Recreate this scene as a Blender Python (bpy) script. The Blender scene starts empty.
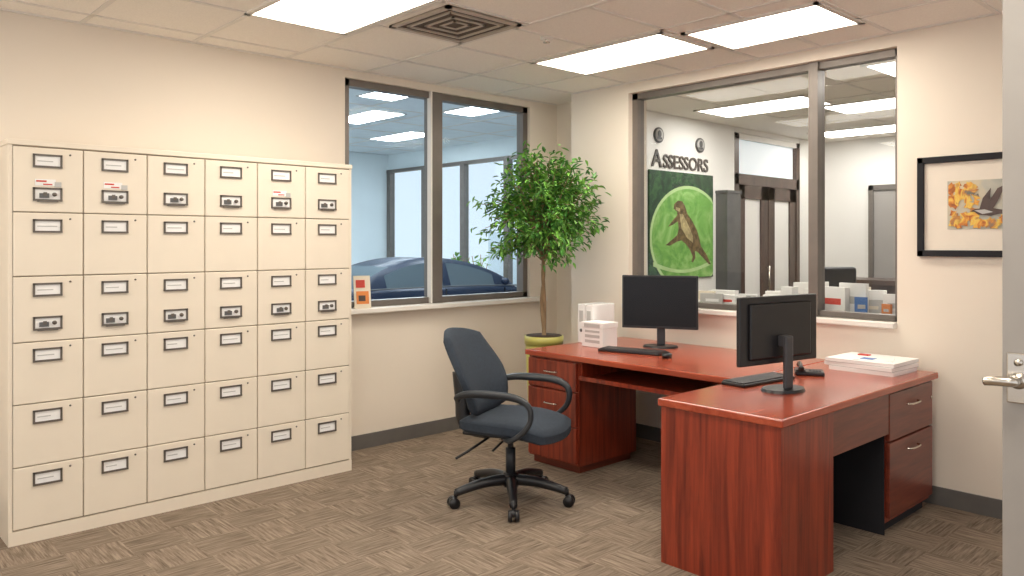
import bpy, bmesh, math, random
from mathutils import Vector, Matrix, Euler
random.seed(7)
scene = bpy.context.scene
scene.view_settings.view_transform = 'Standard'
H = 1.46
CEIL = 2.68
XR, YL = 4.735, 4.82

# ------------------------------------------------------------ materials
def new_mat(name):
    m = bpy.data.materials.new(name); m.use_nodes = True
    nt = m.node_tree
    return m, nt, nt.nodes, nt.links, nt.nodes['Principled BSDF']

def mat(name, col, rough=0.5, metal=0.0, var=0.08, scale=8.0, bump=0.0, bscale=200.0, stretch=(1,1,1), coat=0.0, spec=0.5):
    m, nt, N, L, P = new_mat(name)
    tc = N.new('ShaderNodeTexCoord'); mp = N.new('ShaderNodeMapping'); mp.inputs['Scale'].default_value = stretch
    L.new(tc.outputs['Object'], mp.inputs['Vector'])
    nz = N.new('ShaderNodeTexNoise'); nz.inputs['Scale'].default_value = scale; nz.inputs['Detail'].default_value = 4
    L.new(mp.outputs['Vector'], nz.inputs['Vector'])
    cr = N.new('ShaderNodeValToRGB')
    c = Vector(col)
    cr.color_ramp.elements[0].position = 0.3; cr.color_ramp.elements[1].position = 0.7
    cr.color_ramp.elements[0].color = (*(c*(1-var)), 1); cr.color_ramp.elements[1].color = (*[min(1, x) for x in c*(1+var)], 1)
    L.new(nz.outputs['Fac'], cr.inputs['Fac']); L.new(cr.outputs['Color'], P.inputs['Base Color'])
    P.inputs['Roughness'].default_value = rough; P.inputs['Metallic'].default_value = metal
    P.inputs['Specular IOR Level'].default_value = spec
    if coat: P.inputs['Coat Weight'].default_value = coat; P.inputs['Coat Roughness'].default_value = 0.15
    if bump:
        n2 = N.new('ShaderNodeTexNoise'); n2.inputs['Scale'].default_value = bscale
        L.new(mp.outputs['Vector'], n2.inputs['Vector'])
        b = N.new('ShaderNodeBump'); b.inputs['Strength'].default_value = bump; b.inputs['Distance'].default_value = 0.005
        L.new(n2.outputs['Fac'], b.inputs['Height']); L.new(b.outputs['Normal'], P.inputs['Normal'])
    return m

def emis(name, col, s):
    m, nt, N, L, P = new_mat(name)
    P.inputs['Base Color'].default_value = (.9, .9, .9, 1)
    P.inputs['Emission Color'].default_value = (*col, 1); P.inputs['Emission Strength'].default_value = s
    return m

def wood(name, stretch, dark, light, rough=0.3):
    m, nt, N, L, P = new_mat(name)
    tc = N.new('ShaderNodeTexCoord'); mp = N.new('ShaderNodeMapping'); mp.inputs['Scale'].default_value = stretch
    L.new(tc.outputs['Object'], mp.inputs['Vector'])
    nz = N.new('ShaderNodeTexNoise'); nz.inputs['Scale'].default_value = 1.0; nz.inputs['Detail'].default_value = 6
    nz.inputs['Roughness'].default_value = 0.65; nz.inputs['Distortion'].default_value = 0.6
    L.new(mp.outputs['Vector'], nz.inputs['Vector'])
    cr = N.new('ShaderNodeValToRGB'); e = cr.color_ramp.elements
    e[0].position = 0.33; e[1].position = 0.66
    e[0].color = (*dark, 1); e[1].color = (*light, 1)
    L.new(nz.outputs['Fac'], cr.inputs['Fac']); L.new(cr.outputs['Color'], P.inputs['Base Color'])
    P.inputs['Roughness'].default_value = rough
    P.inputs['Coat Weight'].default_value = 0.25; P.inputs['Coat Roughness'].default_value = 0.2
    return m

def glass(name, tint, refl):
    m = bpy.data.materials.new(name); m.use_nodes = True
    N = m.node_tree.nodes; L = m.node_tree.links; N.clear()
    o = N.new('ShaderNodeOutputMaterial'); mx = N.new('ShaderNodeMixShader')
    t = N.new('ShaderNodeBsdfTransparent'); t.inputs['Color'].default_value = (*tint, 1)
    g = N.new('ShaderNodeBsdfGlossy'); g.inputs['Roughness'].default_value = 0.02
    lw = N.new('ShaderNodeLayerWeight'); lw.inputs['Blend'].default_value = 0.25
    mth = N.new('ShaderNodeMath'); mth.operation = 'MULTIPLY_ADD'; mth.inputs[1].default_value = 0.25; mth.inputs[2].default_value = refl
    L.new(lw.outputs['Fresnel'], mth.inputs[0]); L.new(mth.outputs[0], mx.inputs['Fac'])
    L.new(t.outputs[0], mx.inputs[1]); L.new(g.outputs[0], mx.inputs[2]); L.new(mx.outputs[0], o.inputs['Surface'])
    return m

def carpet_mat():
    m, nt, N, L, P = new_mat('carpet_tiles')
    tc = N.new('ShaderNodeTexCoord')
    def streak(sc):
        mp = N.new('ShaderNodeMapping'); mp.inputs['Scale'].default_value = sc
        L.new(tc.outputs['Object'], mp.inputs['Vector'])
        n = N.new('ShaderNodeTexNoise'); n.inputs['Scale'].default_value = 1; n.inputs['Detail'].default_value = 3
        n.inputs['Roughness'].default_value = .7
        L.new(mp.outputs['Vector'], n.inputs['Vector']); return n
    a = streak((5, 85, 1)); b = streak((85, 5, 1))
    ch = N.new('ShaderNodeTexChecker'); ch.inputs['Scale'].default_value = 1/0.25
    mp = N.new('ShaderNodeMapping'); mp.inputs['Location'].default_value = (0.03, 0.11, 0.5)
    L.new(tc.outputs['Object'], mp.inputs['Vector']); L.new(mp.outputs['Vector'], ch.inputs['Vector'])
    mx = N.new('ShaderNodeMix'); mx.data_type = 'FLOAT'
    L.new(ch.outputs['Fac'], mx.inputs[0]); L.new(a.outputs['Fac'], mx.inputs[2]); L.new(b.outputs['Fac'], mx.inputs[3])
    cr = N.new('ShaderNodeValToRGB'); e = cr.color_ramp.elements
    e[0].position = 0.31; e[0].color = (0.128, 0.094, 0.067, 1); e[1].position = 0.69; e[1].color = (0.375, 0.298, 0.228, 1)
    L.new(mx.outputs[0], cr.inputs['Fac'])
    m2 = N.new('ShaderNodeMix'); m2.data_type = 'RGBA'; m2.blend_type = 'MULTIPLY'; m2.inputs[0].default_value = 1
    mm = N.new('ShaderNodeMapRange'); mm.inputs['To Min'].default_value = 0.91; mm.inputs['To Max'].default_value = 1.0
    L.new(ch.outputs['Fac'], mm.inputs['Value'])
    L.new(cr.outputs['Color'], m2.inputs[6]); L.new(mm.outputs[0], m2.inputs[7])
    L.new(m2.outputs[2], P.inputs['Base Color']); P.inputs['Roughness'].default_value = 0.95
    P.inputs['Specular IOR Level'].default_value = 0.1
    n3 = N.new('ShaderNodeTexNoise'); n3.inputs['Scale'].default_value = 350
    L.new(tc.outputs['Object'], n3.inputs['Vector'])
    bp = N.new('ShaderNodeBump'); bp.inputs['Strength'].default_value = 0.4; bp.inputs['Distance'].default_value = 0.004
    L.new(n3.outputs['Fac'], bp.inputs['Height']); L.new(bp.outputs['Normal'], P.inputs['Normal'])
    return m

def multi_ramp(name, scale, stops, rough=0.5, dist=1.0):
    m, nt, N, L, P = new_mat(name)
    tc = N.new('ShaderNodeTexCoord'); nz = N.new('ShaderNodeTexNoise')
    nz.inputs['Scale'].default_value = scale; nz.inputs['Detail'].default_value = 3; nz.inputs['Distortion'].default_value = dist
    L.new(tc.outputs['Object'], nz.inputs['Vector'])
    cr = N.new('ShaderNodeValToRGB'); el = cr.color_ramp.elements
    el[0].position = stops[0][0]; el[0].color = (*stops[0][1], 1)
    el[1].position = stops[-1][0]; el[1].color = (*stops[-1][1], 1)
    for p, c in stops[1:-1]:
        x = el.new(p); x.color = (*c, 1)
    L.new(nz.outputs['Fac'], cr.inputs['Fac']); L.new(cr.outputs['Color'], P.inputs['Base Color'])
    P.inputs['Roughness'].default_value = rough
    return m

M = {}
M['wall'] = mat('wall_paint', (0.86, 0.77, 0.655), 0.6, var=0.015, scale=2, bump=0.05, bscale=300)
M['wall_w'] = mat('wall_paint_white', (0.86, 0.84, 0.80), 0.6, var=0.015, scale=2)
M['ext_wall'] = mat('outer_wall_paint', (0.80, 0.88, 0.90), 0.7, var=0.03, scale=2)
M['ceil'] = mat('acoustic_tile', (0.92, 0.865, 0.79), 0.9, var=0.04, scale=120, bump=0.2, bscale=250)
M['grid'] = mat('ceiling_grid_metal', (0.80, 0.75, 0.69), 0.5, var=0.02)
M['ext_ceil'] = mat('outer_ceiling', (0.80, 0.85, 0.87), 0.8, var=0.04, scale=3)
M['carpet'] = carpet_mat()
M['baseb'] = mat('rubber_base', (0.14, 0.13, 0.12), 0.5)
M['cab'] = mat('cabinet_enamel', (0.82, 0.73, 0.60), 0.4, var=0.015)
M['cabgap'] = mat('cabinet_shadow_gap', (0.40, 0.33, 0.25), 0.7)
M['steel_dk'] = mat('label_holder_metal', (0.15, 0.13, 0.11), 0.4, 0.5)
M['paper'] = mat('paper_white', (0.88, 0.87, 0.85), 0.7, var=0.02)
M['frame'] = mat('window_frame_bronze', (0.19, 0.165, 0.145), 0.4, 0.3)
M['sill'] = mat('sill_paint', (0.84, 0.80, 0.74), 0.4, var=0.02)
M['glassL'] = glass('window_glass_blue', (0.93, 0.975, 1.0), 0.0)
M['glassR'] = glass('window_glass_clear', (0.96, 0.97, 0.97), 0.01)
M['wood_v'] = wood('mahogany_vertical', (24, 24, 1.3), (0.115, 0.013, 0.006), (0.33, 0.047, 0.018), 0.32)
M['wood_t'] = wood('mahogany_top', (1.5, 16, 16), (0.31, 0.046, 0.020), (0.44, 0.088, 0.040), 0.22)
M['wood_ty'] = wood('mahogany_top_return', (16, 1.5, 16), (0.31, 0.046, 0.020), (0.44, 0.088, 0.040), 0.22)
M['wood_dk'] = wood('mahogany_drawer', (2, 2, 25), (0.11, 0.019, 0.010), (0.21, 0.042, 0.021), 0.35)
M['black'] = mat('black_plastic', (0.012, 0.012, 0.014), 0.35, var=0.1)
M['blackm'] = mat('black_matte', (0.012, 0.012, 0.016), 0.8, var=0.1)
M['screen'] = mat('monitor_glass', (0.006, 0.006, 0.008), 0.25, var=0.05, spec=.3)
M['dgrey'] = mat('dark_grey_plastic', (0.05, 0.05, 0.055), 0.4)
M['mgrey'] = mat('mid_grey_panel', (0.11, 0.11, 0.11), 0.5)
M['fabric'] = mat('chair_fabric', (0.027, 0.038, 0.055), 0.9, var=0.15, scale=60, bump=0.4, bscale=500)
M['armp'] = mat('chair_arm_plastic', (0.022, 0.026, 0.032), 0.45)
M['chrome'] = mat('brushed_nickel', (0.62, 0.58, 0.52), 0.25, 1.0, var=0.04)
M['leaf'] = mat('leaf_green', (0.055, 0.19, 0.028), 0.45, var=0.5, scale=6)
M['leaf2'] = mat('leaf_light', (0.15, 0.36, 0.05), 0.45, var=0.4, scale=6)
M['trunk'] = mat('bark', (0.26, 0.17, 0.09), 0.8, var=0.3, scale=40, stretch=(1, 1, .2))
M['pot'] = mat('pot_glaze', (0.50, 0.47, 0.12), 0.3)
M['soil'] = mat('soil', (0.05, 0.03, 0.02), 0.95, var=0.4, scale=60)
M['doorg'] = mat('door_grey', (0.35, 0.325, 0.30), 0.5, var=0.03)
M['brown'] = wood('dark_brown_wood', (12, 12, 1), (0.05, 0.028, 0.02), (0.10, 0.055, 0.04), 0.4)
M['carpaint'] = mat('car_paint', (0.010, 0.020, 0.045), 0.38, 0.0, var=0.03, spec=.25)
M['carglass'] = mat('car_glass', (0.09, 0.12, 0.14), 0.3, var=0.02, spec=.2)
M['tire'] = mat('tire_rubber', (0.02, 0.02, 0.02), 0.8)
M['asphalt'] = mat('asphalt', (0.34, 0.35, 0.36), 0.9, var=0.15, scale=60)
M['red'] = mat('red_card', (0.6, 0.06, 0.04), 0.6)
M['yellow'] = mat('yellow_card', (0.8, 0.5, 0.08), 0.6)
M['blue'] = mat('blue_card', (0.08, 0.2, 0.5), 0.6)
M['orange'] = mat('orange_card', (0.75, 0.25, 0.06), 0.6)
M['grey'] = mat('grey_card', (0.52, 0.51, 0.49), 0.6)
M['cream'] = mat('cream_board', (0.80, 0.72, 0.58), 0.7, var=0.03)
M['text'] = mat('sign_lettering', (0.09, 0.075, 0.065), 0.5)
M['lite'] = emis('troffer_lens', (1.0, 0.925, 0.805), 14)
M['lite_b'] = emis('troffer_lens_cool', (0.90, 0.96, 1.0), 24)
M['lite_w'] = emis('troffer_lens_white', (1.0, 0.96, 0.90), 11.5)
M['vent'] = mat('vent_metal', (0.50, 0.42, 0.34), 0.5)
M['ventd'] = mat('vent_dark', (0.10, 0.075, 0.055), 0.8)

# ------------------------------------------------------------ builder
class B:
    def __init__(s, name):
        s.name = name; s.bm = bmesh.new(); s.mats = []
    def mi(s, m):
        m = M[m] if isinstance(m, str) else m
        if m not in s.mats: s.mats.append(m)
        return s.mats.index(m)
    def add(s, t, m, smooth=False, mtx=None):
        i = s.mi(m)
        if mtx is not None: t.transform(mtx)
        for f in t.faces: f.material_index = i; f.smooth = smooth
        me = bpy.data.meshes.new('tmp'); t.to_mesh(me); t.free()
        s.bm.from_mesh(me); bpy.data.meshes.remove(me)
    def box(s, lo, hi, m, bev=0.0, seg=2, mtx=None):
        t = bmesh.new(); bmesh.ops.create_cube(t, size=1)
        lo = Vector(lo); hi = Vector(hi); c = (lo+hi)/2; d = hi-lo
        for v in t.verts: v.co = Vector((v.co.x*d.x, v.co.y*d.y, v.co.z*d.z))+c
        if bev:
            bmesh.ops.bevel(t, geom=list(t.edges), offset=bev, segments=seg, affect='EDGES', profile=0.5)
        s.add(t, m, False, mtx)
    def cyl(s, p0, p1, r, m, r2=None, seg=20, smooth=True, mtx=None):
        p0 = Vector(p0); p1 = Vector(p1); d = p1-p0
        t = bmesh.new()
        bmesh.ops.create_cone(t, cap_ends=True, segments=seg, radius1=r, radius2=r if r2 is None else r2, depth=d.length)
        q = Vector((0, 0, 1)).rotation_difference(d.normalized()).to_matrix().to_4x4()
        t.transform(Matrix.Translation((p0+p1)/2) @ q)
        s.add(t, m, smooth, mtx)
    def sph(s, c, r, m, sc=(1, 1, 1), seg=16, mtx=None):
        t = bmesh.new(); bmesh.ops.create_uvsphere(t, u_segments=seg, v_segments=seg//2+2, radius=r)
        t.transform(Matrix.Translation(c) @ Matrix.Diagonal((*sc, 1)))
        s.add(t, m, True, mtx)
    def poly(s, pts, m, mtx=None):
        t = bmesh.new(); t.faces.new([t.verts.new(p) for p in pts]); s.add(t, m, False, mtx)
    def tube(s, pts, r, m, seg=10, sub=6, flat=1.0, mtx=None):
        P = [Vector(p) for p in pts]; Q = []
        n = len(P)
        for i in range(n-1):
            p0 = P[max(i-1, 0)]; p1 = P[i]; p2 = P[i+1]; p3 = P[min(i+2, n-1)]
            for k in range(sub):
                u = k/sub
                Q.append(0.5*((2*p1)+(-p0+p2)*u+(2*p0-5*p1+4*p2-p3)*u*u+(-p0+3*p1-3*p2+p3)*u**3))
        Q.append(P[-1])
        rr = r if isinstance(r, (list, tuple)) else [r]*n
        t = bmesh.new(); rings = []; up = Vector((0, 0, 1)); prev = None
        for i, q in enumerate(Q):
            d = (Q[min(i+1, len(Q)-1)]-Q[max(i-1, 0)]).normalized()
            if prev is None:
                a = d.cross(up)
                if a.length < 1e-3: a = d.cross(Vector((0, 1, 0)))
            else:
                a = prev-d*prev.dot(d)
            a.normalize(); prev = a; b = d.cross(a)
            x = i/sub; j = min(int(x), n-2); rad = rr[j]*(1-(x-j))+rr[j+1]*(x-j)
            rings.append([t.verts.new(q+a*math.cos(2*math.pi*k/seg)*rad+b*math.sin(2*math.pi*k/seg)*rad*flat) for k in range(seg)])
        for i in range(len(rings)-1):
            for k in range(seg):
                t.faces.new((rings[i][k], rings[i][(k+1) % seg], rings[i+1][(k+1) % seg], rings[i+1][k]))
        t.faces.new(rings[0][::-1]); t.faces.new(rings[-1])
        s.add(t, m, True, mtx)
    def cushion(s, half, m, deform, k=0.55, edge=0.6, cuts=11):
        t = bmesh.new(); bmesh.ops.create_cube(t, size=2)
        bmesh.ops.subdivide_edges(t, edges=list(t.edges), cuts=cuts, use_grid_fill=True)
        for v in t.verts:
            x, y, z = v.co   # z is thickness
            e = max(abs(x), abs(y))
            zz = z*(1-edge*e**5)
            v.co = deform(Vector((x*math.sqrt(1-k*y*y/2)*half[0], y*math.sqrt(1-k*x*x/2)*half[1], zz*half[2])), x, y)
        s.add(t, m, True)
    def done(s, loc=(0, 0, 0), rot=(0, 0, 0), bevel=0.0, recalc=True, scale=1.0):
        if recalc: bmesh.ops.recalc_face_normals(s.bm, faces=list(s.bm.faces))
        if scale != 1.0: s.bm.transform(Matrix.Scale(scale, 4))
        me = bpy.data.meshes.new(s.name); s.bm.to_mesh(me); s.bm.free()
        for m in s.mats: me.materials.append(m)
        o = bpy.data.objects.new(s.name, me); scene.collection.objects.link(o)
        o.location = loc; o.rotation_euler = rot
        return o

# ------------------------------------------------------------ shell
b = B('floor'); b.box((-1.65, -1.65, -0.1), (5.17, 4.97, 0), 'carpet'); b.done()
b = B('ceiling'); b.box((-1.65, -1.65, CEIL), (5.17, 4.97, CEIL+0.1), 'ceil'); b.done()

b = B('wall_left')
x0, x1, z0, z1 = 2.889, 4.69, 1.0, 2.62
b.box((-1.65, YL, 0), (x0, YL+.15, CEIL), 'wall'); b.box((x1, YL, 0), (5.17, YL+.15, CEIL), 'wall')
b.box((x0, YL, 0), (x1, YL+.15, z0), 'wall'); b.box((x0, YL, z1), (x1, YL+.15, CEIL), 'wall')
b.done()
b = B('wall_right')
y0, y1, rz0, rz1 = 1.818, 3.79, 1.0, 2.60
b.box((XR, -1.65, 0), (XR+.15, y0, CEIL), 'wall'); b.box((XR, y1, 0), (XR+.15, 3.95, CEIL), 'wall')
b.box((XR, y0, 0), (XR+.15, y1, rz0), 'wall'); b.box((XR, y0, rz1), (XR+.15, y1, CEIL), 'wall')
b.box((XR, 3.95, 0), (5.17, 4.38, CEIL), 'wall')
b.box((5.02, 4.38, 0), (5.17, YL, CEIL), 'wall')
b.done()
# unseen walls behind camera, openings added so sky light brightens the ceiling
b = B('wall_back'); b.box((-1.65, -1.65, 0), (XR, -1.5, .35), 'wall'); b.box((-1.65, -1.65, 2.5), (XR, -1.5, CEIL), 'wall')
for x in (-1.65, .45, 2.55, 4.6): b.box((x, -1.65, .35), (x+.135, -1.5, 2.5), 'wall')
b.done()
b = B('wall_side'); b.box((-1.65, -1.5, 0), (-1.5, YL, .35), 'wall'); b.box((-1.65, -1.5, 2.5), (-1.5, YL, CEIL), 'wall')
for y in (-1.5, .6, 2.7, 4.68): b.box((-1.65, y, .35), (-1.5, y+.14, 2.5), 'wall')
b.done()

b = B('baseboard_left')
b.box((-1.5, YL-.012, 0), (0.78, YL, .10), 'baseb'); b.box((2.72, YL-.012, 0), (5.02, YL, .10), 'baseb'); b.done()
b = B('baseboard_right')
b.box((XR-.012, -1.5, 0), (XR, 4.38, .10), 'baseb'); b.box((5.008, 4.38, 0), (5.02, YL-.012, .10), 'baseb'); b.done()

# windows
b = B('window_1')
fy0, fy1 = YL+.03, YL+.11
b.box((x0, fy0, z0), (x0+.05, fy1, z1), 'frame'); b.box((x1-.05, fy0, z0), (x1, fy1, z1), 'frame')
b.box((x0, fy0, z0), (x1, fy1, z0+.045), 'frame'); b.box((x0, fy0, z1-.05), (x1, fy1, z1), 'frame')
b.box((3.655, fy0-.02, z0), (3.755, fy1, z1), 'frame')
b.box((3.64, fy0-.025, z0), (3.655, fy0+.02, z1), 'sill')  # pale strip stands in for the highlight along the mullion
b.box((x0+.04, fy0+.035, z0+.04), (3.66, fy0+.041, z1-.04), 'glassL'); b.box((3.75, fy0+.035, z0+.04), (x1-.04, fy0+.041, z1-.04), 'glassL')
b.done()
b = B('trim_1'); b.box((2.84, YL-.09, .965), (4.82, YL+.03, 1.0), 'sill', .006); b.done()
b = B('window_2')
fx0, fx1 = XR+.05, XR+.13
b.box((fx0, y0, rz0), (fx1, y0+.03, rz1), 'frame'); b.box((fx0, y1-.05, rz0), (fx1, y1, rz1), 'frame')
b.box((fx0, y0, rz0), (fx1, y1, rz0+.035), 'frame'); b.box((fx0, y0, rz1-.045), (fx1, y1, rz1), 'frame')
b.box((fx0-.02, 2.31, rz0), (fx1, 2.37, rz1), 'frame')
b.box((fx0+.035, y0+.02, rz0+.03), (fx0+.041, 2.32, rz1-.04), 'glassR'); b.box((fx0+.035, 2.36, rz0+.03), (fx0+.041, y1-.04, rz1-.04), 'glassR')
b.done()
b = B('trim_2'); b.box((XR-.05, y0-.0, .965), (XR+.05, y1+.03, 1.0), 'sill', .006); b.done()

# ceiling grid
b = B('ceiling_grid')
zb = CEIL-.006
xs = [-1.22, -.61, 0, .61, 1.22, 1.83, 2.44, 3.05, 3.68, 4.27]
for x in xs: b.box((x-.012, -1.5, zb), (x+.012, YL, CEIL+.001), 'grid')
def ylines(a, c, ys):
    for y in ys: b.box((a, y-.012, zb), (c, y+.012, CEIL+.001), 'grid')
ylines(-1.5, 2.44, [4.61, 4.0, 3.39, 2.78, 2.17, 1.56, .95, .34, -.27, -.88])
ylines(2.44, 3.05, [4.35, 3.74, 3.14, 2.53, 1.92, 1.31, .7, .09, -.52])
ylines(3.05, XR, [4.35, 3.80, 3.25, 2.70, 2.27, 1.84, 1.3, .7, .1, -.5])
b.box((-1.5, YL-.02, zb-.002), (5.0, YL, CEIL+.001), 'grid'); b.box((XR-.02, -1.5, zb-.002), (XR, 4.38, CEIL+.001), 'grid')
b.done()

def troffer(x0, y0, x1, y1, z=CEIL, lens='lite', fr='grid'):
    b = B('ceiling_light')
    w = .03
    b.box((x0, y0, z-.012), (x1, y0+w, z), fr); b.box((x0, y1-w, z-.012), (x1, y1, z), fr)
    b.box((x0, y0, z-.012), (x0+w, y1, z), fr); b.box((x1-w, y0, z-.012), (x1, y1, z), fr)
    b.box((x0+w, y0+w, z-.006), (x1-w, y1-w, z-.001), lens)
    b.done()
troffer(1.80, 2.80, 2.41, 4.02)
troffer(3.70, 2.73, 4.26, 3.80)
troffer(3.83, 1.85, 4.38, 2.68)
troffer(1.84, .36, 2.43, 1.55)
troffer(-.6, 2.80, -.02, 4.0)
troffer(-.6, 0, -.02, 1.2)

b = B('ceiling_air_vent')
vx0, vy0, vx1, vy1 = 2.50, 3.17, 3.02, 3.70
zz = CEIL
b.box((vx0, vy0, zz-.004), (vx1, vy1, zz-.0005), 'ventd')
for i, k in enumerate([0, .07, .14, .20]):
    w = .03 if i == 0 else .016
    a0, c0, a1, c1 = vx0+k, vy0+k, vx1-k, vy1-k
    zl = zz-.014+.002*i
    b.box((a0, c0, zl), (a1, c0+w, zz), 'vent'); b.box((a0, c1-w, zl), (a1, c1, zz), 'vent')
    b.box((a0, c0, zl), (a0+w, c1, zz), 'vent'); b.box((a1-w, c0, zl), (a1, c1, zz), 'vent')
b.done()
b = B('ceiling_sprinkler'); b.cyl((3.33, 3.28, CEIL-.012), (3.33, 3.28, CEIL), .04, 'grid'); b.cyl((3.33, 3.28, CEIL-.03), (3.33, 3.28, CEIL), .01, 'chrome'); b.cyl((3.33, 3.28, CEIL-.032), (3.33, 3.28, CEIL-.028), .02, 'chrome'); b.done()

# ------------------------------------------------------------ filing cabinet
b = B('card_file_cabinet')
cx0, cx1, cy0, cy1 = .80, 2.69, 4.41, 4.80
b.box((cx0, cy0+.012, 0), (cx1, cy1, 1.955), 'cab')
b.box((cx0, cy0, 0), (cx0+.018, cy0+.012, 1.955), 'cab'); b.box((cx1-.018, cy0, 0), (cx1, cy0+.012, 1.955), 'cab')
b.box((cx0-.005, cy0-.006, 1.935), (cx1+.005, cy1, 1.962), 'cab', .003)
b.box((cx0, cy0-.004, 0), (cx1, cy0+.012, .068), 'cab')
zs = [1.93, 1.61, 1.297, .976, .675, .372, .072]
cw = (cx1-cx0-.036)/6
b.box((cx0+.01, cy0+.008, .06), (cx1-.01, cy0+.0125, 1.94), 'cabgap')
rl = random.Random(11)
def holder(xc, zc, w=.064, h=.033, latch=False):
    y = cy0-.006; t = .009
    b.box((xc-w, y-.006, zc+h-t), (xc+w, y+.002, zc+h), 'steel_dk'); b.box((xc-w, y-.008, zc-h), (xc+w, y+.002, zc-h+t), 'steel_dk')
    b.box((xc-w, y-.006, zc-h), (xc-w+t, y+.002, zc+h), 'steel_dk'); b.box((xc+w-t, y-.006, zc-h), (xc+w, y+.002, zc+h), 'steel_dk')
    b.box((xc-w+t, y-.001, zc-h+t), (xc+w-t, y+.002, zc+h-t), 'paper')
    if not latch:
        b.box((xc-w*.7, y-.0018, zc-.004), (xc+w*rl.uniform(.1, .7), y-.001, zc+.001), 'grey')
    if latch:
        q = rl.uniform(-.1, .15)*w
        b.box((xc-w*.6+q, y-.006, zc-h*.55), (xc+w*.05+q, y, zc+h*.15), 'mgrey')
        b.box((xc-w*.35+q, y-.0075, zc-h*.2), (xc-w*.1+q, y-.0055, zc+h*.3), 'steel_dk')
        b.cyl((xc+w*.45, y-.012, zc-h*.0), (xc+w*.45, y, zc-h*.0), .010, 'steel_dk', seg=10)
        b.box((xc-w*.7, y-.012, zc-h-.004), (xc+w*.7, y, zc-h+.004), 'steel_dk')
for c in range(6):
    xa = cx0+.018+c*cw
    for r in range(6):
        g = .0025
        b.box((xa+g, cy0-.006, zs[r+1]+g), (xa+cw-g, cy0+.01, zs[r]-g), 'cab', .003, 1)
        xc = xa+cw/2-.006
        holder(xc, zs[r]-.066)
        if r in (0, 2): holder(xc, zs[r+1]+.09, latch=True)
        b.cyl((xc+.1, cy0-.009, zs[r]-.03), (xc+.1, cy0, zs[r]-.03), .005, 'steel_dk', seg=8)
    if c in (0, 1, 4):
        z = zs[1]+.132
        b.box((xc-.055, cy0-.0085, z), (xc+.035, cy0-.004, z+.032), 'paper'); b.box((xc-.05, cy0-.009, z+.018), (xc-.005, cy0-.0085, z+.026), 'red'); b.box((xc-.02, cy0-.009, z+.004), (xc+.02, cy0-.0085, z+.01), 'red')
        b.box((xc+.03, cy0-.009, z-.005), (xc+.06, cy0-.005, z+.02), 'grey')
b.done()

# ------------------------------------------------------------ desks
def handle(b, p, axis, w=.055, out=(-1, 0, 0)):
    p = Vector(p); a = Vector(axis); o = Vector(out)
    b.tube([p-a*w, p-a*w*.9+o*.018, p-a*w*.5+o*.025, p+a*w*.5+o*.025, p+a*w*.9+o*.018, p+a*w], .005, 'chrome', seg=8, sub=4)

b = B('office_desk')     # near desk
dx0, dx1, dy0, dy1 = 2.94, 4.66, 1.57, 2.185
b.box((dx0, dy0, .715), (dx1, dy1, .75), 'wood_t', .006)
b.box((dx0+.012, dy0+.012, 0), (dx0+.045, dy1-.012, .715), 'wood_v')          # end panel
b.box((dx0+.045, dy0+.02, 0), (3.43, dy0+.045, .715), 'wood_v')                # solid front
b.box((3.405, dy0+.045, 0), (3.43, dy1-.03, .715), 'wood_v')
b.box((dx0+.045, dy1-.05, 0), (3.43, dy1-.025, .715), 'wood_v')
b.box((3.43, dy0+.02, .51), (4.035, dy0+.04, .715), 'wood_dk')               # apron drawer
b.box((3.43, dy1-.12, .0), (4.035, dy1-.10, .715), 'blackm')                  # modesty panel, near-black: kneehole shadow is mostly put into its colour
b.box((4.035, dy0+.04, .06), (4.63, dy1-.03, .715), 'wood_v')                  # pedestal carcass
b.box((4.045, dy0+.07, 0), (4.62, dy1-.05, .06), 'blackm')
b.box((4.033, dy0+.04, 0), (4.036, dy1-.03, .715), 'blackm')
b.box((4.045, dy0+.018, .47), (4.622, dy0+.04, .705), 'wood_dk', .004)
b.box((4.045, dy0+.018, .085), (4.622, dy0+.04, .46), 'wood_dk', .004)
b.cyl((4.6, dy0+.012, .62), (4.6, dy0+.02, .62), .01, 'chrome')
handle(b, (4.33, dy0+.018, .63), (1, 0, 0), .07, (0, -1, 0)); handle(b, (4.33, dy0+.018, .40), (1, 0, 0), .07, (0, -1, 0))
b.done()

b = B('office_desk')     # desk along window wall
ex0, ex1, ey0, ey1 = 3.65, 4.68, 2.19, 3.80
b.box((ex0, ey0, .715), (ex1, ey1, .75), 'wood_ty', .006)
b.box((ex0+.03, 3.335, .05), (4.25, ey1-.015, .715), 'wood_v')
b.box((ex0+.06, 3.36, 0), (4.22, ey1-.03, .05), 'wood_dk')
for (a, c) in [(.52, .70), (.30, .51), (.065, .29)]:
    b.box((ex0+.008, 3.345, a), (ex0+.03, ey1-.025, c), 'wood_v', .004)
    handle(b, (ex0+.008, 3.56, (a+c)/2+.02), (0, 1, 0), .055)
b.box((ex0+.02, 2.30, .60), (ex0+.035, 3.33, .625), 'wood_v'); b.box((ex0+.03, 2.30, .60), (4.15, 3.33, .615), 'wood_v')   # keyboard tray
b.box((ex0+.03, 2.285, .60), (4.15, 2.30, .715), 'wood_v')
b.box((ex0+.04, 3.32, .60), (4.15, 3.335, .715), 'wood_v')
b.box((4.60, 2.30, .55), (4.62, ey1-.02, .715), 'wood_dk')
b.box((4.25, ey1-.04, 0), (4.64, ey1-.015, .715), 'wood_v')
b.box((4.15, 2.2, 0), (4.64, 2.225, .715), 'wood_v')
b.done()

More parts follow.
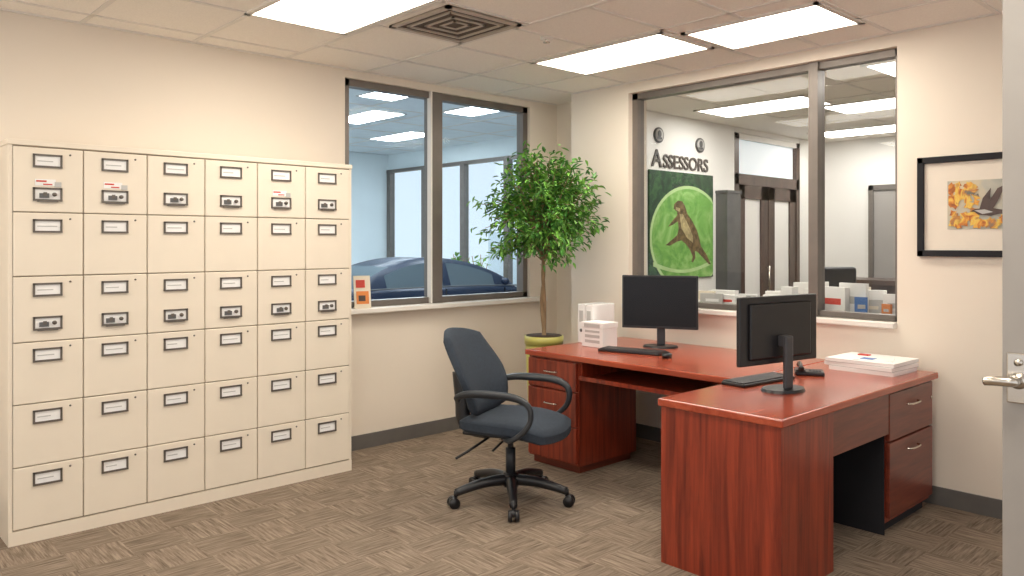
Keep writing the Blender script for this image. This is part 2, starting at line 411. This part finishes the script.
# ------------------------------------------------------------ monitors, keyboards, mice
def monitor(loc, heading, w, h, zb):
    # local: screen faces +X, width along Y
    b = B('computer_monitor')
    b.box((-.012, -w/2, zb), (.012, w/2, zb+h), 'black', .005)
    b.box((.0121, -w/2+.012, zb+.018), (.0135, w/2-.012, zb+h-.012), 'screen')
    b.box((-.024, -w*.40, zb+h*.08), (-.011, w*.40, zb+h*.90), 'black', .010)
    b.box((-.070, -.028, .012), (-.048, .028, zb+h*.42), 'dgrey', .008)
    b.box((-.055, -.028, zb+h*.26), (-.02, .028, zb+h*.42), 'dgrey', .004)
    t = bmesh.new(); bmesh.ops.create_cone(t, cap_ends=True, segments=32, radius1=.12, radius2=.112, depth=.014)
    t.transform(Matrix.Translation((-.03, 0, .007)) @ Matrix.Diagonal((.75, 1, 1, 1))); b.add(t, 'black')
    b.done(loc, (0, 0, math.radians(heading)))
DZ = .7505
monitor((4.36, 3.22, DZ), 208, .51, .36, .130)
monitor((3.54, 1.915, DZ), 80, .565, .325, .130)

def keyboard(loc, heading):
    b = B('computer_keyboard')
    b.box((-.07, -.215, 0), (.07, .215, .016), 'black', .005)
    for r in range(6):
        for c in range(20):
            if r == 0 and 5 < c < 12: continue
            x = -.055+r*.021; y = -.2+c*.0206
            b.box((x-.0085, y-.0085, .014), (x+.0085, y+.0085, .022), 'dgrey')
    b.box((-.0635, -.09, .014), (-.0465, .04, .022), 'dgrey')
    b.done(loc, (0, 0, math.radians(heading)))
keyboard((4.05, 3.21, DZ), 14); keyboard((3.67, 2.09, DZ), -96)
def mouse(loc, heading, k=1.0, cable=None):
    b = B('computer_mouse')
    b.sph((0, 0, .018*k), .022*k, 'black', (2.2, 1.3, .8)); b.box((-.03*k, -.022*k, 0), (.03*k, .022*k, .012*k), 'black', .004)
    b.cyl((.02*k, 0, .03*k), (.02*k, 0, .036*k), .006, 'dgrey', seg=10)
    if cable: b.tube(cable, .0035, 'black', seg=6)
    b.done(loc, (0, 0, math.radians(heading)))
mouse((4.00, 2.90, DZ+.001), 10)
b = B('desk_phone')   # low black phone with its handset
b.box((-.075, -.06, 0), (.075, .06, .022), 'black', .006)
b.box((-.07, -.055, .020), (-.02, .055, .030), 'black', .004)
b.tube([(-.045, -.085, .040), (-.045, -.05, .052), (-.045, .05, .052), (-.045, .085, .040)], [.016, .011, .011, .016], 'black')
for i in range(4):
    for j in range(3): b.box((.0+.016*i, -.03+.022*j, .021), (.011+.016*i, -.014+.022*j, .026), 'dgrey')
b.done((4.07, 2.02, DZ), (0, 0, math.radians(-60)))

# paper stack near wall
b = B('paper_stack')
z = 0
for i, (m, t) in enumerate([('paper', .022), ('grey', .003), ('paper', .020), ('grey', .003), ('paper', .018)]):
    mt = Matrix.Rotation(random.uniform(-.07, .07), 4, 'Z')
    b.box((-.16, -.19, z), (.16+random.uniform(-.02, .02), .19-random.uniform(0, .04), z+t), m, 0, mtx=mt); z += t
b.box((-.13, -.12, z), (.03, .08, z+.004), 'paper', mtx=Matrix.Rotation(.3, 4, 'Z')); b.box((-.10, -.05, z+.004), (-.04, .02, z+.006), 'blue'); b.box((.06, .04, z), (.10, .10, z+.006), 'red')
b.done((4.475, 1.86, DZ))

b = B('magazine_file')
for i, y in enumerate([0, .072]):
    b.box((-.12, y, 0), (.12, y+.068, .275), 'paper', .004); b.box((-.123, y+.016, .15), (-.12, y+.052, .23), 'grey'); b.cyl((-.1205, y+.034, .09), (-.124, y+.034, .09), .012, 'mgrey')
    b.box((-.115, y+.008, .2751), (.115, y+.06, .277), 'grey')
b.done((4.29, 3.655, DZ), (0, 0, 0))
b = B('storage_box')
b.box((-.075, -.095, 0), (.075, .095, .15), 'paper', .004); b.box((-.079, -.099, .13), (.079, .099, .17), 'paper', .004)
b.box((-.077, -.065, .03), (-.075, .065, .05), 'grey'); b.box((-.077, -.065, .065), (-.075, .065, .085), 'grey'); b.box((-.077, -.065, .10), (-.075, .065, .115), 'grey'); b.box((-.0805, -.07, .135), (-.079, .07, .16), 'grey'); b.done((4.12, 3.548, DZ), (0, 0, 0))

# ------------------------------------------------------------ office chair (local facing +X)
b = B('office_chair')
for k in range(5):
    a = 2*math.pi*k/5-1.12; d = Vector((math.cos(a), math.sin(a), 0))
    b.tube([(0, 0, .115), tuple(d*.15+Vector((0, 0, .11))), tuple(d*.30+Vector((0, 0, .075)))], [.032, .026, .02], 'black', seg=10)
    c = d*.30; s_ = Vector((-d.y, d.x, 0))
    b.cyl(tuple(c+Vector((0, 0, .05))), tuple(c+Vector((0, 0, .085))), .010, 'black', seg=10)
    for sg in (-1, 1):
        b.cyl(tuple(c+s_*(sg*.008)+Vector((0, 0, .028))+d*.012), tuple(c+s_*(sg*.027)+Vector((0, 0, .028))+d*.012), .028, 'black', seg=18)
    b.sph(tuple(c+d*.012+Vector((0, 0, .04))), .022, 'black', (1, 1, .9))
b.cyl((0, 0, .08), (0, 0, .15), .04, 'black'); b.cyl((0, 0, .15), (0, 0, .28), .026, 'armp'); b.cyl((0, 0, .28), (0, 0, .38), .015, 'dgrey')
b.box((-.13, -.09, .345), (.11, .09, .38), 'black', .01)
b.tube([(.02, -.08, .355), (.03, -.2, .35), (.02, -.27, .33)], .006, 'black'); b.tube([(-.08, -.06, .35), (-.14, -.2, .30), (-.2, -.24, .26)], .007, 'black')
def seatf(p, x, y):
    z = p.z+.415-.02*max(0, x)**2*2-.01*(1-y*y)*(1-x*x)+.012*y*y
    return Vector((p.x+.035, p.y, z))
b.cushion((.265, .255, .048), 'fabric', seatf)
b.box((-.19, -.19, .37), (.19, .19, .39), 'black', .008)
def backf(p, x, y):
    h = p.x; w = p.y*(1-.12*max(0, x)-.04*max(0, -x))
    ctr = -.245-.33*h+.03*math.cos((x+.35)*2.0)
    return Vector((ctr+p.z+.055*(y*y), w, .670+h))
b.cushion((.222, .245, .038), 'fabric', backf, k=.6)
b.tube([(-.05, 0, .365), (-.2, 0, .36), (-.27, 0, .40), (-.285, 0, .50), (-.31, 0, .66)], [.025, .028, .028, .025, .02], 'black', flat=1.6)
for sg in (-1, 1):
    y = .285*sg
    b.tube([(-.20, .22*sg, .55), (-.175, .265*sg, .578), (-.11, y, .600), (.0, y, .606), (.14, y, .60), (.215, y, .565), (.225, y, .50), (.19, y, .44), (.11, .26*sg, .385), (.02, .16*sg, .375)],
           [.014, .018, .024, .026, .024, .02, .018, .018, .016, .014], 'armp', flat=.75)
b.done((3.03, 3.27, 0), (0, 0, math.radians(-66)), scale=1.08)

# ------------------------------------------------------------ potted tree
b = B('potted_ficus_tree')
b.cyl((0, 0, 0), (0, 0, .70), .11, 'pot', .138, 32); b.cyl((0, 0, .705), (0, 0, .765), .146, 'pot', .148, 32); b.cyl((0, 0, .765), (0, 0, .768), .135, 'soil', seg=32)
b.tube([(0, 0, .72), (.015, .01, 1.0), (-.01, .0, 1.25), (.01, 0, 1.5), (0, .01, 1.85)], [.018, .016, .014, .012, .006], 'trunk')
b.tube([(.012, .0, .72), (-.012, .015, 1.0), (.012, .01, 1.25), (-.02, 0, 1.5), (.03, .01, 1.75)], [.012, .011, .011, .009, .005], 'trunk')
def leaf(c, d, L, w, m):
    d = d.normalized(); s_ = d.cross(Vector((random.uniform(-.3, .3), random.uniform(-.3, .3), 1))).normalized(); n = s_.cross(d)
    i = b.mi(m); bm = b.bm
    p = [c, c+d*L*.35+s_*w+n*.004, c+d*L*.7+s_*w*.7, c+d*L-n*.012, c+d*L*.7-s_*w*.7, c+d*L*.35-s_*w+n*.004]
    mid = c+d*L*.5-n*.006
    v = [bm.verts.new(q) for q in p]; mv = bm.verts.new(mid)
    for tri in ((v[0], v[1], mv), (v[1], v[2], mv), (v[2], v[3], mv), (v[3], v[4], mv), (v[4], v[5], mv), (v[5], v[0], mv)):
        f = bm.faces.new(tri); f.material_index = i
for k in range(90):
    th = random.uniform(0, 6.283); ph = random.uniform(-.85, 1.35)
    rr = random.uniform(.70, 1.09)
    tip = Vector((math.cos(th)*math.cos(ph)*.46*rr, math.sin(th)*math.cos(ph)*.46*rr, 1.675+math.sin(ph)*.43*rr))
    tip.x = min(tip.x, .40)
    st = Vector((0, 0, random.uniform(1.3, 1.7)))
    mid = st.lerp(tip, .5)+Vector((0, 0, .05))
    b.tube([st, mid, tip], [.005, .0035, .002], 'trunk', seg=5, sub=4)
    for j in range(46):
        u = random.uniform(.3, 1.05)
        c = st.lerp(tip, u)+Vector((random.gauss(0, .035), random.gauss(0, .035), random.gauss(0, .035)+.05*(1-abs(2*u-1))))
        d = (tip-st).normalized()*.6+Vector((random.gauss(0, .7), random.gauss(0, .7), random.gauss(-.35, .5)))
        c.y = min(c.y, .55)
        if c.x > .42: c.x = .42-random.random()*.1
        leaf(c, d, random.uniform(.045, .075), random.uniform(.009, .014), 'leaf' if random.random() < .45 else 'leaf2')
b.done((4.205, 4.17, 0), recalc=False)

# ------------------------------------------------------------ framed picture on right wall
M['autumn'] = multi_ramp('autumn_print', 14, [(.30, (.12, .07, .03)), (.40, (.50, .14, .03)), (.47, (.80, .38, .06)), (.53, (.85, .62, .12)), (.62, (.55, .22, .06)), (.72, (.16, .17, .14))])
M['pale'] = multi_ramp('print_background', 6, [(.3, (.36, .37, .33)), (.5, (.52, .50, .42)), (.7, (.70, .58, .38))])
M['mat'] = mat('picture_mat', (.84, .76, .65), .8, var=.02)
b = B('picture_frame')
px = XR-.0005; fy0_, fy1_, pz0, pz1 = 1.02, 1.70, 1.385, 1.94
fw = .035
b.box((px-.03, fy0_, pz0), (px, fy0_+fw, pz1), 'blackm', .004); b.box((px-.03, fy1_-fw, pz0), (px, fy1_, pz1), 'blackm', .004)
b.box((px-.03, fy0_, pz0), (px, fy1_, pz0+fw), 'blackm', .004); b.box((px-.03, fy0_, pz1-fw), (px, fy1_, pz1), 'blackm', .004)
b.box((px-.012, fy0_+.02, pz0+.02), (px-.002, fy1_-.02, pz1-.02), 'mat')
b.box((px-.014, fy0_+.14, pz0+.15), (px-.012, fy1_-.155, pz1-.14), 'pale')
rs = random.Random(5)
for k in range(70):
    y = rs.uniform(1.40, 1.53) if k < 50 else rs.uniform(1.20, 1.52); z = rs.uniform(pz0+.17, pz1-.16) if k < 50 else rs.uniform(pz0+.165, pz0+.22)
    r = rs.uniform(.012, .026); a = rs.uniform(0, 6.28)
    pts = []
    for q in range(8):
        rad = r*(1.3 if q % 2 == 0 else .75)
        yy = min(1.54, max(1.17, y+rad*math.cos(a+q*math.pi/4))); zz_ = min(pz1-.142, max(pz0+.152, z+rad*math.sin(a+q*math.pi/4)))
        pts.append((px-.0145-.00006*k, yy, zz_))
    b.poly(pts, 'autumn')
bird = [(1.43, 1.63), (1.41, 1.642), (1.385, 1.645), (1.37, 1.70), (1.33, 1.755), (1.335, 1.69), (1.30, 1.75), (1.26, 1.77), (1.30, 1.68), (1.32, 1.645), (1.27, 1.635), (1.23, 1.61), (1.29, 1.615), (1.33, 1.605), (1.39, 1.612), (1.41, 1.628)]
b.poly([(px-.0195, y, z) for y, z in bird], 'brown')
b.poly([(px-.0198, y, z) for y, z in [(1.41, 1.636), (1.36, 1.64), (1.32, 1.625), (1.37, 1.615)]], 'grey')
b.done()

# ------------------------------------------------------------ grey door at right
b = B('door_1')
gx = 2.97; gy = .805
b.box((gx, gy-.92, .01), (gx+.045, gy, 2.45), 'doorg', .003)
b.box((gx-.010, gy-.085, .935), (gx, gy-.015, 1.10), 'chrome', .004)
b.cyl((gx-.06, gy-.05, 1.01), (gx, gy-.05, 1.01), .014, 'chrome'); b.cyl((gx-.018, gy-.05, 1.01), (gx, gy-.05, 1.01), .027, 'chrome')
b.tube([(gx-.055, gy-.055, 1.01), (gx-.066, gy-.04, 1.012), (gx-.066, gy-.0, 1.01), (gx-.058, gy+.035, 1.004)], [.015, .017, .016, .014], 'chrome')
b.cyl((gx-.004, gy-.05, 1.07), (gx-.02, gy-.05, 1.07), .012, 'chrome')
b.done()

# sill card stand
b = B('flyer_stand')
mt = Matrix.Rotation(-.15, 4, 'X')
b.box((-.06, -.004, 0), (.06, .004, .23), 'cream', mtx=mt)
b.box((-.045, -.0065, .03), (.045, -.004, .12), 'orange', mtx=mt); b.box((-.045, -.0066, .145), (.02, -.004, .20), 'red', mtx=mt)
b.box((-.03, -.0075, .05), (.02, -.006, .09), 'brown', mtx=mt)
b.box((-.06, -.01, 0), (.06, .035, .006), 'cream')
b.done((3.0, 4.765, 1.001), (0, 0, -.25))

# ------------------------------------------------------------ adjoining hall (beyond right window)
HZ = 2.72
b = B('floor'); b.box((4.885, -.15, -.1), (9.75, 3.95, 0), 'carpet'); b.box((5.17, 3.95, -.1), (9.75, 4.75, 0), 'carpet'); b.done()
b = B('ceiling'); b.box((4.885, -.15, HZ), (9.75, 3.95, HZ+.1), 'ceil'); b.box((5.17, 3.95, HZ), (9.75, 4.75, HZ+.1), 'ceil')
for i in range(8): b.box((4.9+.61*i, 0, HZ-.005), (4.924+.61*i, 3.94, HZ+.01), 'grid')
for i in range(7): b.box((5.2, .3+.61*i, HZ-.005), (9.6, .324+.61*i, HZ+.01), 'grid')
b.done()
b = B('wall_hall_left'); b.box((5.17, 4.60, 0), (7.565, 4.75, HZ), 'wall_w'); b.done()
b = B('wall_hall_corner'); b.box((9.035, 4.6, 0), (9.75, 4.75, HZ), 'wall_w'); b.done()
b = B('wall_hall_header'); b.box((7.57, 4.60, 2.665), (9.03, 4.75, HZ), 'wall_w'); b.done()
b = B('wall_hall_back'); b.box((9.60, 0, 0), (9.75, 4.599, HZ), 'wall_w'); b.done()
b = B('wall_hall_right'); b.box((4.885, -.15, 0), (9.75, -.001, HZ), 'wall_w'); b.done()
troffer(6.35, 3.2, 6.95, 4.3, HZ, 'lite_w'); troffer(7.0, 2.2, 7.6, 3.4, HZ, 'lite_w'); troffer(8.6, 3.1, 9.2, 4.3, HZ, 'lite_w'); troffer(5.6, 1.2, 6.2, 2.4, HZ, 'lite_w')
M['daylite'] = emis('daylight_glow_pane', (.70, .88, 1.0), .35)  # transom pane glows by itself in place of daylight behind it
b = B('door_2')
ya, yb = 4.60, 4.68
b.box((7.57, ya, 0), (7.66, yb, 2.66), 'brown'); b.box((8.95, ya, 0), (9.03, yb, 2.66), 'brown')
b.box((7.57, ya, 2.10), (9.03, yb, 2.22), 'brown'); b.box((7.57, ya, 2.60), (9.03, yb, 2.66), 'sill')
b.box((7.66, ya+.05, 2.22), (8.95, ya+.055, 2.6), 'daylite')
for xa, xb in ((7.66, 8.29), (8.31, 8.95)):
    b.box((xa, ya+.01, 0), (xa+.14, ya+.06, 2.10), 'brown'); b.box((xb-.14, ya+.01, 0), (xb, ya+.06, 2.10), 'brown')
    b.box((xa, ya+.01, 0), (xb, ya+.06, .28), 'brown'); b.box((xa, ya+.01, 1.95), (xb, ya+.06, 2.10), 'brown')
    b.box((xa+.14, ya+.03, .28), (xb-.14, ya+.035, 1.95), 'wall_w')
b.cyl((8.25, ya-.03, .9), (8.25, ya-.03, 1.2), .012, 'chrome')
b.cyl((8.25, ya-.03, .92), (8.25, ya+.02, .92), .008, 'chrome'); b.cyl((8.25, ya-.03, 1.18), (8.25, ya+.02, 1.18), .008, 'chrome')
b.done()
b = B('door_3')
b.box((9.55, 3.35, 0), (9.598, 3.41, 2.15), 'frame'); b.box((9.55, 3.94, 0), (9.598, 4.00, 2.15), 'frame'); b.box((9.55, 3.35, 2.09), (9.598, 4.00, 2.15), 'frame')
b.box((9.57, 3.41, 0), (9.59, 3.94, 2.09), 'doorg'); b.cyl((9.52, 3.47, 1.0), (9.57, 3.47, 1.0), .02, 'chrome'); b.done()
b = B('display_column'); b.box((7.20, 4.46, 0), (7.46, 4.598, 1.98), 'mgrey'); b.box((7.19, 4.45, 1.98), (7.47, 4.598, 2.01), 'mgrey'); b.done()

# sign text
wy = 4.5995
def text(s, x, z, size):
    cu = bpy.data.curves.new('sign_text', 'FONT'); cu.body = s; cu.size = size; cu.extrude = .006; cu.align_x = 'LEFT'
    cu.offset = .002
    o = bpy.data.objects.new('t', cu); scene.collection.objects.link(o)
    dg = bpy.context.evaluated_depsgraph_get(); me = bpy.data.meshes.new_from_object(o.evaluated_get(dg))
    w = max(v.co.x for v in me.vertices)
    bpy.data.objects.remove(o)
    return me, w
b = B('assessors_sign')
cur = 6.09
for s, sz in (('A', .24), ('SSESSORS', .185)):
    me, w = text(s, 0, 0, sz)
    t = bmesh.new(); t.from_mesh(me); bpy.data.meshes.remove(me)
    t.transform(Matrix.Translation((cur, wy-.007, 2.195)) @ Matrix.Rotation(math.pi/2, 4, 'X'))
    cur += w+.015
    b.add(t, 'text')
b.done()
for i, (x, z) in enumerate([(6.20, 2.50), (6.90, 2.46)]):
    b = B('wall_medallion')
    b.cyl((0, 0, 0), (0, -.015, 0), .075, 'mgrey', seg=32); b.cyl((0, -.014, 0), (0, -.02, 0), .06, 'grey', seg=32); b.sph((0, -.02, .01), .03, 'mgrey', (1, .3, 1.2)); b.box((-.035, -.024, -.04), (.035, -.02, -.02), 'mgrey')
    b.done((x, wy, z))
M['green_dk'] = multi_ramp('poster_dark_green', 9, [(.3, (.010, .028, .014)), (.5, (.016, .06, .024)), (.7, (.04, .12, .036))])
M['green_lt'] = multi_ramp('poster_light_green', 3, [(.3, (.10, .28, .05)), (.5, (.17, .40, .08)), (.7, (.32, .55, .18))], dist=3)
M['green_pl'] = mat('poster_pale_green', (.46, .64, .30), .5, var=.1)
M['fur'] = mat('poster_animal_brown', (.13, .085, .035), .6, var=.6, scale=25)
M['fur_l'] = mat('poster_animal_tan', (.42, .34, .17), .6, var=.4, scale=25)
b = B('wildlife_poster')
qx0, qx1, qz0, qz1 = 6.04, 7.12, 1.11, 2.16
b.box((qx0, wy-.02, qz0), (qx1, wy, qz1), 'green_dk')
def P(s, t, o): return (qx0+s*(qx1-qx0), wy-.02-o, qz1-t*(qz1-qz0))
def ell(cs, ct, rs, rt, o, m, clip=True):
    pts = []
    for k in range(48):
        a = 2*math.pi*k/48
        pts.append(P(min(.995, max(.005, cs+rs*math.cos(a))), min(.995, max(.005, ct+rt*math.sin(a))), o))
    b.poly(pts, m)
ell(.60, .62, .60, .50, .001, 'green_pl'); ell(.60, .62, .57, .47, .002, 'green_lt')
band = [(.05+.9*u, .84+.08*math.sin(u*3.1)) for u in [i/10 for i in range(11)]]; band2 = [(.95-.9*u, .88+.07*math.sin((1-u)*3.1)) for u in [i/10 for i in range(11)]]
b.poly([P(s, t, .003) for s, t in band+band2], 'green_pl')
def Z(l): return [((s-.5)*1.12+.52, (t-.5)*1.12+.53) for s, t in l]
an = [(.36,.295),(.41,.265),(.47,.27),(.51,.31),(.54,.37),(.61,.43),(.68,.51),(.72,.59),(.74,.65),(.83,.73),(.89,.81),(.86,.81),(.77,.75),(.69,.70),(.65,.69),(.66,.75),(.62,.79),(.60,.78),(.62,.74),(.58,.68),(.52,.63),(.46,.60),(.40,.61),(.30,.645),(.24,.64),(.32,.60),(.40,.555),(.42,.50),(.41,.44),(.34,.47),(.27,.49),(.33,.44),(.40,.39),(.40,.36),(.35,.335)]
b.poly([P(s, t, .004) for s, t in Z(an)], 'fur')
b.poly([P(s, t, .005) for s, t in Z([(.43, .38), (.48, .38), (.55, .46), (.62, .56), (.62, .62), (.54, .58), (.46, .50)])], 'fur_l')
b.poly([P(s, t, .005) for s, t in Z([(.38, .32), (.44, .33), (.43, .36), (.38, .345)])], 'fur_l')
b.done()

# counter with clutter behind the window
b = B('service_counter')
b.box((4.95, 1.5, .96), (5.55, 3.7, 1.0), 'brown', .004); b.box((5.5, 1.55, 0), (5.53, 3.65, .96), 'brown'); b.box((4.98, 1.55, 0), (5.5, 1.58, .96), 'brown'); b.box((4.98, 3.62, 0), (5.5, 3.65, .96), 'brown')
b.done()
b = B('desk_clutter')
rs = random.Random(3)
cz = 1.0005
for i in range(75):
    y = 1.75+rs.random()*1.75; x = rs.uniform(5.06, 5.45)
    w = rs.uniform(.05, .11); d = rs.uniform(.03, .08); h = rs.choice([.05, .07, .10, .14, .18])*rs.uniform(.8, 1.2)
    if y > 2.95: h *= .5
    m = rs.choice(['paper', 'paper', 'paper', 'paper', 'cream', 'grey', 'paper', 'red', 'yellow', 'orange', 'blue'])
    if m in ('red', 'blue', 'yellow', 'orange'): w *= .35; d *= .4; h *= .6
    mt = Matrix.Translation((x, y, cz)) @ Matrix.Rotation(rs.uniform(-.4, .4), 4, 'Z')
    b.box((-d/2, -w, 0), (d/2, w, h), m, 0, mtx=mt)
    b.box((-d/2-.001, -w*.7, h*.3), (-d/2, w*.5, h*.55), rs.choice(['grey', 'grey', 'cream', 'paper', 'red', 'paper']), 0, mtx=mt)
b.done()
b = B('waiting_table')
b.box((8.4, 2.9, 1.02), (9.0, 4.0, 1.07), 'brown'); b.box((8.45, 2.95, 0), (8.5, 3.95, 1.02), 'brown'); b.box((8.9, 2.95, 0), (8.95, 3.95, 1.02), 'brown')
for y in (3.1, 3.4, 3.7): b.box((8.5, y, .5), (8.9, y+.03, 1.02), 'brown')
b.done()
b = B('waiting_chair'); b.box((-.04, -.22, .6), (.03, .22, 1.24), 'black', .03, 3); b.box((-.02, -.22, .42), (.42, .22, .5), 'black', .03, 3)
b.box((-.035, -.03, .44), (.0, .03, .7), 'black')
b.cyl((.2, 0, .05), (.2, 0, .42), .03, 'black')
for k in range(5): b.box((0, -.02, .0), (.3, .02, .05), 'black', mtx=Matrix.Translation((.2, 0, 0)) @ Matrix.Rotation(k*1.2566, 4, 'Z'))
b.done((7.1, 3.30, 0), (0, 0, .9))

# ------------------------------------------------------------ outside (beyond left window): covered car area
GZ = -.15
EZ = 3.75
FX = 11.6; FY = 17.2
b = B('ground'); b.box((-2, 4.98, GZ-.1), (22, 24, GZ), 'asphalt'); b.done()
b = B('ceiling_canopy'); b.box((-2, 4.98, EZ), (FX+.2, FY+.2, EZ+.1), 'ext_ceil')
for i in range(10): b.box((1.2*i, 5, EZ-.008), (1.2*i+.04, FY, EZ+.01), 'grid')
for i in range(11): b.box((-2, 5.2+1.2*i, EZ-.008), (FX, 5.24+1.2*i, EZ+.01), 'grid')
b.done()
b = B('wall_outer'); b.box((-2, FY, GZ), (FX+.2, FY+.2, EZ), 'ext_wall')
b.box((FX, 5.0, 3.35), (FX+.2, FY, EZ), 'ext_wall'); b.box((FX, 5.0, GZ), (FX+.2, FY, .35), 'ext_wall')
b.done()
b = B('window_3')
y = 17.1
while y > 5:
    b.box((FX-.07, y-.075, .35), (FX+.07, y+.075, 3.35), 'frame'); y -= 1.5
b.box((FX-.06, 5.0, .35), (FX+.06, FY, .43), 'frame'); b.box((FX-.06, 5.0, 3.27), (FX+.06, FY, 3.35), 'frame')
b.box((FX-.01, 5.0, .4), (FX+.01, FY, 3.3), 'glassL')
b.done()
b = B('wall_far_building')
b.box((21, 6, GZ), (21.5, 24, 1.9), 'ext_wall')
for i in range(9): b.box((20.92, 6.6+1.7*i, .9), (21, 7.7+1.7*i, 1.6), 'grey')
b.done()
for (x, y) in [(6.9, 9.8), (8.8, 10.1), (7.8, 12.3), (9.8, 14.0), (5.0, 11.5), (5.2, 7.6), (3.2, 9.5)]:
    troffer(x-.35, y-.8, x+.35, y+.8, EZ, 'lite_b')

def car(loc, rot):
    b = B('parked_car')
    st = [(-2.22, .60, .50, .62), (-2.15, .74, .32, .86), (-1.9, .84, .25, .93), (-1.3, .89, .22, .95), (-.3, .90, .20, .94), (.6, .90, .20, .93), (1.1, .89, .22, .90), (1.7, .85, .24, .80), (2.05, .76, .28, .70), (2.2, .60, .36, .58)]
    t = bmesh.new(); rings = []
    for x, w, zb, zt in st:
        zm = zb+(zt-zb)*.55
        pts = [(-w*.85, zb), (-w, zb+.12*(zt-zb)), (-w*1.0, zm), (-w*.95, zt-.06), (-w*.86, zt), (0, zt+.025), (w*.86, zt), (w*.95, zt-.06), (w, zm), (w, zb+.12*(zt-zb)), (w*.85, zb)]
        rings.append([t.verts.new((x, y, z)) for y, z in pts])
    for i in range(len(rings)-1):
        n = len(rings[0])
        for k in range(n): t.faces.new((rings[i][k], rings[i][(k+1) % n], rings[i+1][(k+1) % n], rings[i+1][k]))
    t.faces.new(rings[0]); t.faces.new(rings[-1][::-1]); b.add(t, 'carpaint', True)
    # greenhouse: arched loft; side band glass, roof painted
    X0, X1 = -1.72, 1.12
    n_ = 20
    xs_ = [X0+(X1-X0)*i/n_ for i in range(n_+1)]
    def roof(x):
        u = min(1, max(0, (x-X0)/(X1-X0)))
        return .93+.45*math.sin(math.pi*u**.95)**.70
    R = []
    t = bmesh.new(); g = bmesh.new()
    for x in xs_:
        zt = roof(x); k = (zt-.93)/.45
        R.append((x, zt, .80, .80-.20*k))
    for i in range(len(R)-1):
        a, c = R[i], R[i+1]
        for sg in (-1, 1):
            zb1 = min(.94, a[1]-.045); zb2 = min(.94, c[1]-.045)
            ta = max(zb1, a[1]-.07); tc_ = max(zb2, c[1]-.07)
            f = [(a[0], sg*a[2], .88), (c[0], sg*c[2], .88), (c[0], sg*c[3], tc_), (a[0], sg*a[3], ta)]
            pillar = (i == 10) or i < 3 or i > len(R)-5
            tt = t if pillar else g
            tt.faces.new([tt.verts.new(p) for p in f])
            t.faces.new([t.verts.new(p) for p in [(a[0], sg*a[3], ta), (c[0], sg*c[3], tc_), (c[0], sg*(c[3]-.08), c[1]), (a[0], sg*(a[3]-.08), a[1])]])
        f = [(a[0], -(a[3]-.08), a[1]), (c[0], -(c[3]-.08), c[1]), (c[0], (c[3]-.08), c[1]), (a[0], (a[3]-.08), a[1])]
        tt = g if (c[0] < -1.1 or a[0] > .45) else t
        tt.faces.new([tt.verts.new(p) for p in f])
    bmesh.ops.remove_doubles(t, verts=t.verts, dist=.0005); bmesh.ops.remove_doubles(g, verts=g.verts, dist=.0005)
    b.add(t, 'carpaint', True); b.add(g, 'carglass', True)
    for sg in (-1, 1):
        b.tube([(-1.8, .845*sg, .945), (-.2, .87*sg, .955), (1.15, .845*sg, .925)], .010, 'mgrey')
        b.sph((.75, .97*sg, 1.0), .085, 'carpaint', (.7, 1, .7)); b.box((-.5, .9*sg-.01, .80), (-.30, .9*sg+.02, .825), 'chrome'); b.box((.42, .9*sg-.01, .80), (.60, .9*sg+.02, .825), 'chrome')
        b.box((-.34, .89*sg-.012, .3), (-.325, .89*sg+.014, .92), 'blackm'); b.box((.80, .89*sg-.012, .3), (.815, .89*sg+.014, .90), 'blackm')
        for x in (-1.35, 1.4):
            b.cyl((x, .70*sg, .34), (x, .90*sg, .34), .39, 'blackm', seg=32); b.cyl((x, .70*sg, .32), (x, .915*sg, .32), .32, 'tire', seg=32); b.cyl((x, .88*sg, .32), (x, .925*sg, .32), .21, 'chrome', seg=24)
        b.box((1.96, .55*sg-.14, .60), (2.12, .55*sg+.14, .70), 'paper', .03); b.box((-2.2, .55*sg-.12, .68), (-2.12, .55*sg+.12, .78), 'red', .02)
    b.done(loc, (0, 0, rot))
car((7.75, 10.25, GZ), math.radians(-3))
b = B('garden_shrub')
for k in range(26):
    base = Vector((0, random.uniform(-.6, .6), 0)); tip = base+Vector((random.uniform(-.4, .4), random.uniform(-.4, .4), random.uniform(.9, 1.4)))
    b.tube([base, base.lerp(tip, .5), tip], .008, 'trunk', seg=5, sub=2)
    for j in range(26): leaf(base.lerp(tip, random.uniform(.3, 1))+Vector((random.gauss(0, .08), random.gauss(0, .08), 0)), Vector((random.gauss(0, 1), random.gauss(0, 1), random.gauss(.2, .5))), .16, .04, 'leaf2')
b.done((10.7, 12.9, GZ), recalc=False)

# ------------------------------------------------------------ world + camera
w = bpy.data.worlds.new('world'); scene.world = w; w.use_nodes = True
bg = w.node_tree.nodes['Background']; bg.inputs[0].default_value = (.94, .95, .98, 1); bg.inputs[1].default_value = 1.25

cam = bpy.data.cameras.new('camera'); co = bpy.data.objects.new('camera', cam); scene.collection.objects.link(co)
co.location = (0, 0, H); co.rotation_euler = (math.pi/2, 0, math.radians(47.08-90))
cam.sensor_width = 36; cam.lens = 787/1024*36; cam.shift_y = -45/1024; cam.clip_start = .05
scene.camera = co
